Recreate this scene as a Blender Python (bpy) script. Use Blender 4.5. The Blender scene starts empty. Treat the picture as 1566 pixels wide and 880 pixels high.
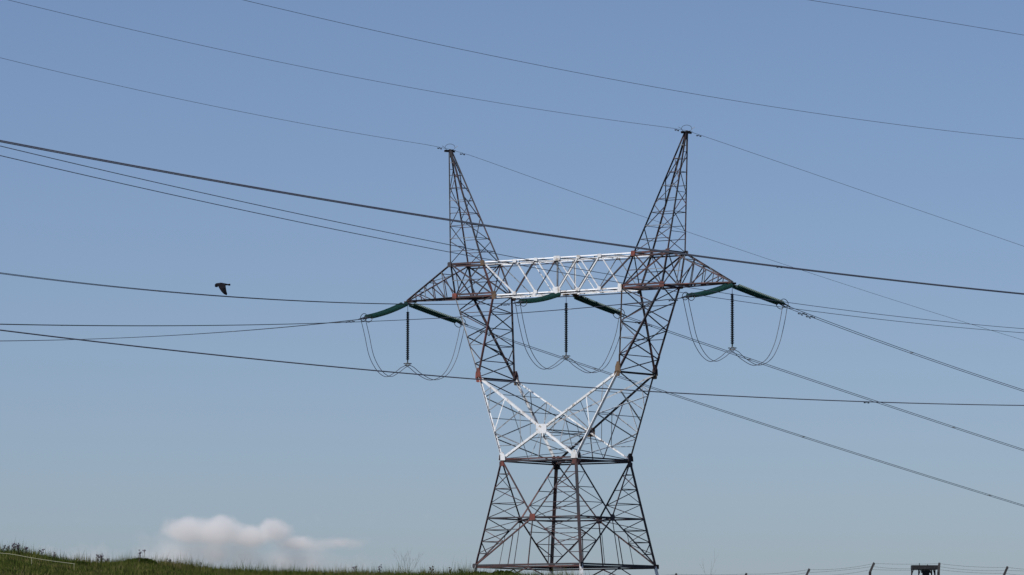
import bpy, bmesh, math, random
import numpy as np
from mathutils import Vector, Matrix, noise
random.seed(7); rng = np.random.default_rng(7)
S = bpy.context.scene
col = S.collection
Z0 = 9.6                                   # ground level under the pylon (eye-side ground is 0)

# ---------------------------------------------------------------- camera
CAM = Vector((225.5905, -311.3402, -7.9297 + Z0))
YAW, PIT, ROL = 2.2085541, 0.0812886, 0.00170473
FW = Vector((math.cos(PIT)*math.cos(YAW), math.cos(PIT)*math.sin(YAW), math.sin(PIT)))
r_ = Vector((math.sin(YAW), -math.cos(YAW), 0)); u_ = r_.cross(FW)
r2 = r_*math.cos(ROL) + u_*math.sin(ROL); u2 = -r_*math.sin(ROL) + u_*math.cos(ROL)
cam_d = bpy.data.cameras.new('camera'); cam = bpy.data.objects.new('camera', cam_d); col.objects.link(cam)
cam.matrix_world = Matrix(((r2.x, u2.x, -FW.x, CAM.x), (r2.y, u2.y, -FW.y, CAM.y), (r2.z, u2.z, -FW.z, CAM.z), (0, 0, 0, 1)))
cam_d.sensor_width = 36; cam_d.lens = 7754.9*36/1566; cam_d.clip_start = 1; cam_d.clip_end = 90000
S.camera = cam
FH = Vector((math.cos(YAW), math.sin(YAW), 0)); RH = Vector((math.sin(YAW), -math.cos(YAW), 0))
def loc(s, t, z):                          # s metres ahead of the viewer, t metres to the right, z height
    return Vector((CAM.x + FH.x*s + RH.x*t, CAM.y + FH.y*s + RH.y*t, z))

# ---------------------------------------------------------------- light
SUN_EL = math.radians(50)
sh = Vector((-0.286, -0.958, 0)).normalized()
sd = Vector((sh.x*math.cos(SUN_EL), sh.y*math.cos(SUN_EL), math.sin(SUN_EL)))
W = bpy.data.worlds.new('World'); S.world = W; W.use_nodes = True
nt = W.node_tree; bg = nt.nodes['Background']
sky = nt.nodes.new('ShaderNodeTexSky'); sky.sky_type = 'NISHITA'; sky.sun_disc = False
sky.sun_elevation = SUN_EL; sky.sun_rotation = math.atan2(sh.x, sh.y)
sky.altitude = 2500; sky.air_density = .95; sky.dust_density = 6.0; sky.ozone_density = 3.0
tint = nt.nodes.new('ShaderNodeVectorMath'); tint.operation = 'MULTIPLY'; tint.inputs[1].default_value = (.99, .975, 1.055)   # white balance of the sky
nt.links.new(sky.outputs[0], tint.inputs[0]); nt.links.new(tint.outputs[0], bg.inputs[0]); bg.inputs[1].default_value = 0.0865
sl = bpy.data.lights.new('sun', 'SUN'); sl.energy = 3.8; sl.angle = math.radians(0.5); sl.color = (1, .965, .92)
so = bpy.data.objects.new('sun', sl); col.objects.link(so); so.rotation_euler = sd.to_track_quat('Z', 'Y').to_euler(); so.location = (0, 0, 80)
S.view_settings.view_transform = 'Standard'; S.view_settings.look = 'None'
S.view_settings.exposure = 0.0; S.view_settings.gamma = 1
S.cycles.volume_bounces = 16; S.cycles.max_bounces = 20

# ---------------------------------------------------------------- materials
def mat(name, base, rough=.6, metal=0, second=None, scale=3., lo=.4, hi=.6, third=None, bump=0., detail=5, coords='Object', spec=.5):
    m = bpy.data.materials.new(name); m.use_nodes = True; n = m.node_tree.nodes; l = m.node_tree.links
    b = n['Principled BSDF']; b.inputs['Roughness'].default_value = rough; b.inputs['Metallic'].default_value = metal
    b.inputs['Base Color'].default_value = (*base, 1); b.inputs['Specular IOR Level'].default_value = spec
    if second:
        if coords == 'World':
            tc = n.new('ShaderNodeNewGeometry'); out = tc.outputs['Position']
        else:
            tc = n.new('ShaderNodeTexCoord'); out = tc.outputs[coords]
        no = n.new('ShaderNodeTexNoise'); no.inputs['Scale'].default_value = scale; no.inputs['Detail'].default_value = detail
        l.new(out, no.inputs['Vector'])
        cr = n.new('ShaderNodeValToRGB'); cr.color_ramp.elements[0].position = lo; cr.color_ramp.elements[1].position = hi
        cr.color_ramp.elements[0].color = (*base, 1); cr.color_ramp.elements[1].color = (*second, 1)
        l.new(no.outputs[0], cr.inputs[0]); last = cr.outputs[0]
        if third:
            n2 = n.new('ShaderNodeTexNoise'); n2.inputs['Scale'].default_value = scale*4.3; n2.inputs['Detail'].default_value = 4
            l.new(out, n2.inputs['Vector'])
            c2 = n.new('ShaderNodeValToRGB'); c2.color_ramp.elements[0].position = .55; c2.color_ramp.elements[1].position = .68
            l.new(n2.outputs[0], c2.inputs[0])
            mx = n.new('ShaderNodeMix'); mx.data_type = 'RGBA'
            l.new(c2.outputs[0], mx.inputs[0]); l.new(last, mx.inputs[6]); mx.inputs[7].default_value = (*third, 1); last = mx.outputs[2]
        l.new(last, b.inputs['Base Color'])
        if bump:
            bp = n.new('ShaderNodeBump'); bp.inputs['Strength'].default_value = bump; bp.inputs['Distance'].default_value = .05
            l.new(no.outputs[0], bp.inputs['Height']); l.new(bp.outputs[0], b.inputs['Normal'])
    return m
M = {
 'red': mat('weathered_red_paint', (.10, .043, .04), .75, 0, (.05, .038, .04), .7, .42, .6, (.15, .05, .043), coords='World'),
 'dark': mat('weathered_dark_and_shaded_steel', (.05, .047, .054), .7, .1, (.085, .045, .044), .7, .46, .62, (.035, .036, .043), coords='World'),  # bare dark steel; also stands in for shade on a few back members
 'white': mat('white_paint', (.78, .80, .81), .5, 0, (.68, .69, .69), .8, .45, .65, (.42, .37, .32), coords='World'),
 'grey': mat('galvanised_steel', (.25, .27, .29), .6, .2, (.15, .16, .17), .9, .4, .6, (.34, .34, .34), coords='World'),
 'plate_red': mat('red_gusset_paint', (.25, .06, .042), .6, 0, (.11, .04, .032), 1.6, .4, .62, (.09, .05, .04), coords='World'),
 'plate_ochre': mat('rusty_brown_steel', (.16, .10, .055), .7, 0, (.07, .05, .035), 1.8, .4, .62, coords='World'),
 'glass': mat('green_insulator_glass', (.022, .085, .075), .4, 0, (.03, .105, .092), 6, .4, .6, spec=.35),
 'porcelain': mat('dark_insulator_glass', (.012, .02, .03), .5, 0, (.02, .03, .036), 6, .4, .6, spec=.3),
 'wire': mat('weathered_aluminium_wire', (.10, .105, .125), .6, .2, (.13, .135, .15), .3, .4, .6, coords='World'),
 'wire_dark': mat('dark_aluminium_wire', (.17, .19, .25), .7, 0, (.21, .23, .28), .3, .4, .6, coords='World'),
 'hardware': mat('galvanised_hardware', (.09, .095, .10), .45, .6, (.06, .062, .066), 4, .4, .6),
 'concrete': mat('weathered_concrete', (.04, .038, .038), .9, 0, (.022, .021, .022), 5, .4, .65, bump=.4),
 'tip': mat('pale_limewash', (.7, .7, .67), .7, 0, (.5, .5, .47), 8, .4, .65),
 'kiosk': mat('dark_painted_steel', (.012, .013, .016), .7, .0, (.022, .02, .02), 2, .4, .65),
 'rope': mat('sun_bleached_plastic', (.42, .42, .27), .7, 0, (.3, .3, .19), 3, .4, .65),
 'feather': mat('black_feathers', (.006, .006, .009), .75, 0, (.012, .012, .016), 14, .4, .65, spec=.1),
 'stalk': mat('dry_weed_stalk', (.11, .085, .07), .8, 0, (.065, .05, .05), 5, .4, .65),
 'seed': mat('dusky_seed_head', (.075, .055, .075), .85, 0, (.05, .035, .045), 9, .4, .65),
 'twig': mat('bare_twig_bark', (.20, .17, .15), .85, 0, (.14, .115, .10), 6, .4, .65),
}
def leafmat(name, cols, trans=.25):
    m = bpy.data.materials.new(name); m.use_nodes = True; n = m.node_tree.nodes; l = m.node_tree.links
    b = n['Principled BSDF']; b.inputs['Roughness'].default_value = .85; b.inputs['Specular IOR Level'].default_value = .08
    g = n.new('ShaderNodeNewGeometry'); cr = n.new('ShaderNodeValToRGB'); e = cr.color_ramp.elements
    e[0].position = 0; e[0].color = (*cols[0], 1); e[1].position = 1; e[1].color = (*cols[-1], 1)
    for i, c in enumerate(cols[1:-1]):
        x = e.new((i + 1)/(len(cols) - 1)); x.color = (*c, 1)
    no = n.new('ShaderNodeTexNoise'); no.inputs['Scale'].default_value = .35; l.new(g.outputs['Position'], no.inputs['Vector'])
    ad = n.new('ShaderNodeMath'); ad.operation = 'MULTIPLY_ADD'; ad.inputs[1].default_value = .55
    mu = n.new('ShaderNodeMath'); mu.operation = 'MULTIPLY_ADD'; mu.inputs[1].default_value = 1.3; mu.inputs[2].default_value = -.42
    l.new(no.outputs[0], mu.inputs[0]); l.new(g.outputs['Random Per Island'], ad.inputs[0]); l.new(mu.outputs[0], ad.inputs[2])
    l.new(ad.outputs[0], cr.inputs[0]); l.new(cr.outputs[0], b.inputs['Base Color'])
    tr = n.new('ShaderNodeBsdfTranslucent'); l.new(cr.outputs[0], tr.inputs[0])
    mx = n.new('ShaderNodeMixShader'); mx.inputs[0].default_value = trans
    l.new(b.outputs[0], mx.inputs[1]); l.new(tr.outputs[0], mx.inputs[2]); l.new(mx.outputs[0], n['Material Output'].inputs[0])
    return m
b_ = M['glass'].node_tree.nodes['Principled BSDF']; b_.inputs['Transmission Weight'].default_value = .45; b_.inputs['IOR'].default_value = 1.3
M['grass'] = leafmat('mixed_green_grass', [(.032, .052, .01), (.06, .09, .016), (.095, .12, .024), (.15, .14, .045), (.24, .19, .10)])
M['leaf'] = leafmat('dark_weed_leaves', [(.026, .046, .008), (.045, .07, .011), (.07, .095, .016)])
M['ground'] = mat('grassy_soil', (.02, .028, .007), 1, 0, (.04, .038, .014), .25, .4, .62, (.055, .045, .022), bump=.6, coords='World', spec=.05)

# ---------------------------------------------------------------- helpers
def tag(o, label=None, cat=None, group=None, kind=None):
    if label: o['label'] = label
    if cat: o['category'] = cat
    if group: o['group'] = group
    if kind: o['kind'] = kind
    return o
def empty(name, p=(0, 0, 0)):
    o = bpy.data.objects.new(name, None); col.objects.link(o); o.location = p; o.empty_display_size = .3; return o
class MB:
    def __init__(s): s.v = []; s.f = []
    def add(s, v, f):
        k = len(s.v); s.v += [tuple(p) for p in v]; s.f += [tuple(i + k for i in q) for q in f]; return s
    def tube(s, pts, r, n=6, caps=True):
        P = [Vector(p) for p in pts]; R = r if hasattr(r, '__len__') else [r]*len(P); rings = []; prev = None
        for i, p in enumerate(P):
            d = (P[min(i+1, len(P)-1)] - P[max(i-1, 0)]).normalized()
            a = prev - d*prev.dot(d) if prev is not None else d.cross(Vector((0, 0, 1)) if abs(d.z) < .9 else Vector((1, 0, 0)))
            a.normalize(); prev = a; b = d.cross(a)
            rings.append([p + (a*math.cos(2*math.pi*j/n) + b*math.sin(2*math.pi*j/n))*R[i] for j in range(n)])
        v = [q for g in rings for q in g]
        f = [(i*n+j, i*n+(j+1) % n, (i+1)*n+(j+1) % n, (i+1)*n+j) for i in range(len(P)-1) for j in range(n)]
        if caps: f += [tuple(range(n))[::-1], tuple((len(P)-1)*n + j for j in range(n))]
        return s.add(v, f)
    def ring(s, c, ax, ay, rx, ry, r, n=20, m=6):
        c = Vector(c); ax = Vector(ax).normalized(); ay = Vector(ay).normalized(); az = ax.cross(ay)
        v = []
        for i in range(n):
            a = 2*math.pi*i/n; o = ax*math.cos(a)*rx + ay*math.sin(a)*ry; d = (ax*math.cos(a)*ry + ay*math.sin(a)*rx).normalized()
            for j in range(m):
                b = 2*math.pi*j/m; v.append(c + o + d*math.cos(b)*r + az*math.sin(b)*r)
        f = [(i*m+j, i*m+(j+1) % m, ((i+1) % n)*m+(j+1) % m, ((i+1) % n)*m+j) for i in range(n) for j in range(m)]
        return s.add(v, f)
    def box(s, c, ax, ay, az, sx, sy, sz):
        c = Vector(c); X = Vector(ax).normalized()*sx/2; Y = Vector(ay).normalized()*sy/2; Z = Vector(az).normalized()*sz/2
        v = [c+X*i+Y*j+Z*k for i in (-1, 1) for j in (-1, 1) for k in (-1, 1)]
        return s.add(v, [(0, 1, 3, 2), (4, 6, 7, 5), (0, 4, 5, 1), (2, 3, 7, 6), (0, 2, 6, 4), (1, 5, 7, 3)])
    def angle(s, a, b, w, nrm):            # a rolled L section from a to b
        s2 = lsec(Vector(a), Vector(b), w, nrm)
        return s.add([s2 @ Vector(p) for p in LV], LF)
    def prism(s, poly, c, ax, ay, th):     # outline poly in the (ax, ay) plane, thickness th
        ax = Vector(ax).normalized(); ay = Vector(ay).normalized(); az = ax.cross(ay); c = Vector(c); n = len(poly)
        v = [c + ax*x + ay*y + az*(-th/2) for x, y in poly] + [c + ax*x + ay*y + az*th/2 for x, y in poly]
        return s.add(v, [tuple(range(n))[::-1], tuple(range(n, 2*n))] + [(i, (i+1) % n, n+(i+1) % n, n+i) for i in range(n)])
    def mesh(s, name, m=None, smooth=False):
        me = bpy.data.meshes.new(name); me.from_pydata(s.v, [], s.f); me.update()
        if m: me.materials.append(m)
        if smooth: me.polygons.foreach_set('use_smooth', [True]*len(me.polygons))
        return me
    def build(s, name, m, parent=None, smooth=False):
        o = bpy.data.objects.new(name, s.mesh(name, m, smooth)); col.objects.link(o); o.parent = parent; return o
T_ = .13
LV = [(x, y, z) for z in (0, 1) for x, y in ((0, 0), (1, 0), (1, T_), (T_, T_), (T_, 1), (0, 1))]
LF = [(5, 4, 3, 2, 1, 0), (6, 7, 8, 9, 10, 11)] + [(i, (i+1) % 6, 6+(i+1) % 6, 6+i) for i in range(6)]
def lsec(a, b, w, nrm):
    z = b - a; L = z.length; z.normalize(); nrm = Vector(nrm)
    y = -(nrm - z*nrm.dot(z))
    if y.length < 1e-4: y = z.orthogonal()
    y.normalize(); x = y.cross(z)
    o = a - x*w*.5
    return Matrix(((x.x*w, y.x*w, z.x*L, o.x), (x.y*w, y.y*w, z.y*L, o.y), (x.z*w, y.z*w, z.z*L, o.z), (0, 0, 0, 1)))
LMESH = {}
def lmesh(m):
    if m not in LMESH: LMESH[m] = MB().add(LV, LF).mesh('steel_angle', M[m])
    return LMESH[m]
def place(me, name, mw, parent):
    o = bpy.data.objects.new(name, me); col.objects.link(o); o.parent = parent; o.matrix_local = mw; return o

# ---------------------------------------------------------------- terrain
def lerp(a, b, t): return a + (b - a)*t
CREST = [(-400, 838), (0, 850.5), (30, 850), (60, 854), (110, 864), (145, 868), (180, 867.5), (215, 863), (245, 866), (290, 872.5), (330, 877), (400, 880.5), (560, 883), (800, 885), (900, 892), (1000, 906), (1100, 914), (1500, 913), (2200, 913)]
CT = [((x-783)/7755*330, 1.67 + (1072-y)/7755*330) for x, y in CREST]
def crest_z(t):
    if t <= CT[0][0]: return CT[0][1]
    for (a, za), (b, zb) in zip(CT, CT[1:]):
        if t <= b:
            u = (t-a)/(b-a); u = u*u*(3-2*u)*.5 + u*.5; return lerp(za, zb, u)
    return CT[-1][1]
def sstep(a, b, x):
    u = min(1, max(0, (x-a)/(b-a))); return u*u*(3-2*u)
def ground_z(s, t):
    far = sstep(60, 260, abs(t)); zc = lerp(crest_z(t), 9.0, far)
    if s < 0: z = 0
    elif s < 330: z = zc*(s/330)**1.6
    else: z = lerp(zc, 9.3, sstep(335, 372, s)*(1-far)) if s < 430 else lerp(lerp(zc, 9.3, 1-far), -30, sstep(430, 850, s))
    if 200 < s < 430: z += .12*noise.noise(Vector((s*.35, t*.35, 3)))
    return z
def axis(segs):
    a = []
    for lo, hi, n in segs: a += list(np.linspace(lo, hi, n, endpoint=False))
    return a + [segs[-1][1]]
SS = axis([(-3000, -200, 6), (-200, 200, 12), (200, 290, 14), (290, 345, 56), (345, 430, 30), (430, 1100, 14), (1100, 30000, 10)])
TT = axis([(-20000, -300, 8), (-300, -60, 14), (-60, 60, 150), (60, 300, 14), (300, 20000, 8)])
vs = [loc(s, t, ground_z(s, t)) for s in SS for t in TT]; nT = len(TT)
fs = [(i*nT+j, (i+1)*nT+j, (i+1)*nT+j+1, i*nT+j+1) for i in range(len(SS)-1) for j in range(nT-1)]
g = MB(); g.v = [tuple(p) for p in vs]; g.f = fs
ground = g.build('ground', M['ground'], smooth=True); tag(ground, kind='structure')

# ---------------------------------------------------------------- pylon (tower frame: x along the crossarm, y along the line)
pylon = empty('electricity_pylon', (0, 0, Z0))
tag(pylon, 'tall lattice steel pylon in weathered red and white paint with two pointed peaks', 'pylon')
D = dict(wx=3.5, wy=3.553, zw=10.284, zm=5.819, bx=4.943, by=4.882, zb=2.251, ex=6.558, ey=2.366, ze=16.692, lo=9.718, li=5.976, ly=1.203, zl=23.017,
         uo=10.227, ui=7.066, uy=1.168, zu=25.614, px=11.138, zp=34.591, tx=15.224)
globals().update(D)
V = Vector
core = {}; members = []; plates = []
def C(sec, a, b, w, nrm=(0, -1, 0), m='dark'): core.setdefault(sec, []).append((V(a), V(b), w, nrm, m))
def Mb(sec, name, a, b, w, nrm=(0, -1, 0), m='dark'): members.append((sec, name, V(a), V(b), w*.88, nrm, m))
def B(sec, a, b, w=.075, nrm=(0, -1, 0), m='dark'): Mb(sec, 'brace', a, b, w, nrm, m)
def P_(a, b, t): return V(a).lerp(V(b), t)
def ladder(sec, a0, a1, b0, b1, n, w, nrm, m='dark', rungs=True, zig=1, start=1, end=None, x=False):
    end = n if end is None else end
    for i in range(n + 1):
        A, Bq = P_(a0, a1, i/n), P_(b0, b1, i/n)
        mm = m if isinstance(m, str) else m[i % len(m)]
        if rungs and start <= i < end and (A-Bq).length > .25: B(sec, A, Bq, w, nrm, mm)
        if zig and i < n:
            A2, B2 = P_(a0, a1, (i+1)/n), P_(b0, b1, (i+1)/n)
            p, q = ((A, B2) if (i + (zig < 0)) % 2 == 0 else (Bq, A2))
            if (p-q).length > .3 and i + 1 >= start: B(sec, p, q, w, nrm, mm)
            if x:
                p, q = ((Bq, A2) if (i + (zig < 0)) % 2 == 0 else (A, B2))
                if (p-q).length > .3 and i + 1 >= start: B(sec, p, q, w, nrm, mm)
OCT = [(-.5, -.35), (-.35, -.5), (.35, -.5), (.5, -.35), (.5, .35), (.35, .5), (-.35, .5), (-.5, .35)]
TRI = [(-.5, -.5), (.5, -.5), (.45, .05), (.16, .5), (-.16, .5), (-.45, .05)]
def plate(sec, c, ax, ay, w, h, m, poly=OCT, th=.04): plates.append((sec, V(c), V(ax), V(ay), w, h, m, poly, th))

cw = [V((-wx, -wy, zw)), V((wx, -wy, zw)), V((wx, wy, zw)), V((-wx, wy, zw))]
cb = [V((-bx, -by, zb)), V((bx, -by, zb)), V((bx, by, zb)), V((-bx, by, zb))]
FN = [V((0, -1, 0)), V((1, 0, 0)), V((0, 1, 0)), V((-1, 0, 0))]
tm = (zw-zm)/(zw-zb); cm = [P_(cw[i], cb[i], tm) for i in range(4)]
cf = [cw[i] + (cb[i]-cw[i])*((zw+.35)/(zw-zb)) for i in range(4)]        # where the legs meet the ground
# lower body
for i in range(4):
    j = (i+1) % 4; n = FN[i]; dn = (FN[i] + FN[i-1]).normalized()
    Mb('lower_body', 'leg', cb[i], cw[i], (.16, .24, .2, .27)[i], dn, 'red' if i == 0 else 'dark')
    Mb('lower_body', 'leg_foot', cf[i], cb[i], .27, dn, 'white')
    # two angles side by side make each ring girder
    for dz, w in ((0, .15), (-.15, .12)):
        Mb('lower_body', 'girder', cb[i]+V((0, 0, dz)), cb[j]+V((0, 0, dz)), w, n, 'red' if i == 0 and dz else 'dark')
    Mb('lower_body', 'girder', cm[i], cm[j], .12, n, 'dark')
    m_ = (cm[i]+cm[j])/2; bm = (cb[i]+cb[j])/2; dk = 'red' if i in (0, 3) else 'dark'; mw_ = (.11, .16, .11, .17)[i]
    Mb('lower_body', 'main_brace', cw[i], m_, mw_, n, dk); Mb('lower_body', 'main_brace', cw[j], m_, mw_ - .02, n, 'dark')
    Mb('lower_body', 'main_brace', m_, cb[i], mw_, n, dk); Mb('lower_body', 'main_brace', m_, cb[j], mw_ - .02, n, 'dark')
    B('lower_body', m_, bm, .08, n, 'dark')
    for p, z in ((i, 1), (j, -1)):
        ladder('lower_body', cw[p], cm[p], cw[p], m_, 4, .062, n, ('dark', 'red', 'dark'), zig=z)
        ladder('lower_body', cb[p], cm[p], cb[p], m_, 4, .062, n, ('dark', 'dark', 'red'), zig=-z)
        q = P_(m_, cb[p], .34); B('lower_body', q, P_(cb[p], bm, .62), .06, n)
        B('lower_body', bm + V((0, 0, -.2)), cf[p] + V((0, 0, .25)), .09, n, 'dark')
    C('lower_body', m_, (cm[j] + cm[(j+1) % 4])/2, .09, (0, 0, 1), 'dark')      # plan bracing diamond
    plate('lower_body', m_ + n*.03, V((0, 0, 1)).cross(n), (0, 0, 1), .52, .5, 'plate_red' if i in (0, 2) else 'dark')
    plate('lower_body', cb[i] + n*.05 + V((0, 0, -.05)), V((0, 0, 1)).cross(n), (0, 0, 1), .38, .36, 'dark')
C('lower_body', cb[0], cb[2], .1, (0, 0, 1)); C('lower_body', cb[1], cb[3], .1, (0, 0, 1))
# waist
for i in range(4):
    j = (i+1) % 4; n = FN[i]
    for dz, w in ((0, .13), (-.16, .12)):
        Mb('waist', 'girder', cw[i]+V((0, 0, dz)), cw[j]+V((0, 0, dz)), w, n, 'red' if i == 0 and not dz else 'dark')
    ax = V((0, 0, 1)).cross(n)
    wh = 'white' if i in (0,) else 'dark'
    plate('waist', cw[i] + n*.06 + ax*(.12 if i % 2 == 0 else .2) + V((0, 0, .22)), ax, (0, 0, 1), .62, .62, wh, TRI)
    plate('waist', cw[j] + n*.06 - ax*.12 + V((0, 0, .22)), ax, (0, 0, 1), .62, .62, wh, TRI)
    plate('waist', cw[i] + n*.07 + ax*.1 + V((0, 0, -.34)), ax, (0, 0, 1), .4, .36, 'plate_red' if i in (0, 1) else 'dark')
    plate('waist', cw[j] + n*.07 - ax*.1 + V((0, 0, -.34)), ax, (0, 0, 1), .4, .36, 'plate_red' if i == 0 else 'dark')
C('waist', cw[0], cw[2], .12, (0, 0, 1)); C('waist', cw[1], cw[3], .12, (0, 0, 1))
XC = {}
for sy in (-1, 1):
    eL, eR = V((-ex, sy*ey, ze)), V((ex, sy*ey, ze)); wL, wR = V((-wx, sy*wy, zw)), V((wx, sy*wy, zw)); n = V((0, sy, 0))
    k = ex/(ex+wx); c = P_(eL, wR, k); XC[sy] = c
    fr = sy < 0
    Mb('upper_body', 'leg', wL, eL, .2, (-1, sy*.6, 0), 'white'); Mb('upper_body', 'leg', wR, eR, .19 if fr else .14, (1, sy*.6, 0), 'white' if fr else 'dark')  # right back leg is white paint too, its shade put into the dark colour
    Mb('upper_body', 'main_brace', eL, c, .2 if fr else .11, n, 'white'); Mb('upper_body', 'main_brace', c, wR, .2 if fr else .12, n, 'white')
    Mb('upper_body', 'main_brace', eR, c, .18 if fr else .14, n, 'white' if fr else 'dark'); Mb('upper_body', 'main_brace', c, wL, .2 if fr else .15, n, 'white' if fr else 'dark')  # this back arm is painted white; dark colour stands for its shaded side
    plate('upper_body', c + n*.05, (1, 0, 0), (0, 0, 1), .98 if fr else .8, .72 if fr else .7, 'white' if fr else 'plate_ochre')
    for w_, e_, s_ in ((wL, eL, 0), (wR, eR, 1)):
        m2 = 'white'; m1 = 'white' if (s_ and not fr) else 'grey'
        N1, N2, N3 = P_(w_, e_, .32), P_(w_, e_, .58), P_(w_, e_, .8)
        B('upper_body', N1, P_(w_, c, .48), .085, n, m1); B('upper_body', N1, P_(e_, c, .66), .095, n, m1)
        B('upper_body', N1, P_(e_, c, .42), .09, n, m2); B('upper_body', N2, P_(e_, c, .42), .08, n, m1)
        B('upper_body', N2, P_(e_, c, .2), .08, n, m1); B('upper_body', N3, P_(e_, c, .2), .07, n, m1)
        B('upper_body', P_(w_, c, .48), P_(e_, c, .66), .07, n, 'grey'); B('upper_body', P_(w_, c, .48), P_(w_, N1, .5), .06, n, 'grey')
        B('upper_body', P_(w_, c, .72), P_(e_, c, .82), .06, n, 'grey')
    # thin posts under the upper arms down to the waist girder
    B('upper_body', c, V((0, sy*wy, zw)), .07, n, 'grey')
for sx in (-1, 1):
    eF, eB = V((sx*ex, -ey, ze)), V((sx*ex, ey, ze)); wF, wB = V((sx*wx, -wy, zw)), V((sx*wx, wy, zw)); n = V((sx, 0, 0))
    ladder('upper_body', wF, eF, wB, eB, 4, .075, n, ('white', 'grey', 'white', 'dark') if sx > 0 else ('grey', 'grey', 'white', 'grey'), rungs=False, zig=sx)
    B('upper_body', P_(wF, eF, .5), P_(wB, eB, .5), .06, n, 'grey')
    B('upper_body', P_(XC[1], eB, .52), (wF+wB)/2, .1 if sx > 0 else .06, n, 'dark' if sx > 0 else 'grey')
    B('upper_body', P_(XC[-1], eF, .5), (wF+wB)/2, .06, n, 'grey')
    if sx > 0: Mb('upper_body', 'main_brace', eB, XC[-1], .11, (0, 0, 1), 'white'); B('upper_body', P_(eB, XC[-1], .3), P_(wB, eB, .45), .09, (0, 0, 1), 'white')
    else: Mb('upper_body', 'main_brace', eF, XC[1], .08, (0, 0, 1), 'dark')
    ladder('upper_body', eF, XC[-1], eB, XC[1], 3, .05, (0, 0, 1), ('grey', 'white', 'grey', 'grey'), rungs=True, zig=0)
    ladder('upper_body', XC[-1], wF, XC[1], wB, 3, .055, (0, 0, -1), ('grey', 'white'), rungs=False, zig=sx)
C('upper_body', XC[-1], XC[1], .07, (0, 0, 1), 'grey'); C('upper_body', XC[-1]+V((0, 0, -.2)), XC[1]+V((0, 0, -.2)), .06, (0, 0, 1), 'grey')
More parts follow.
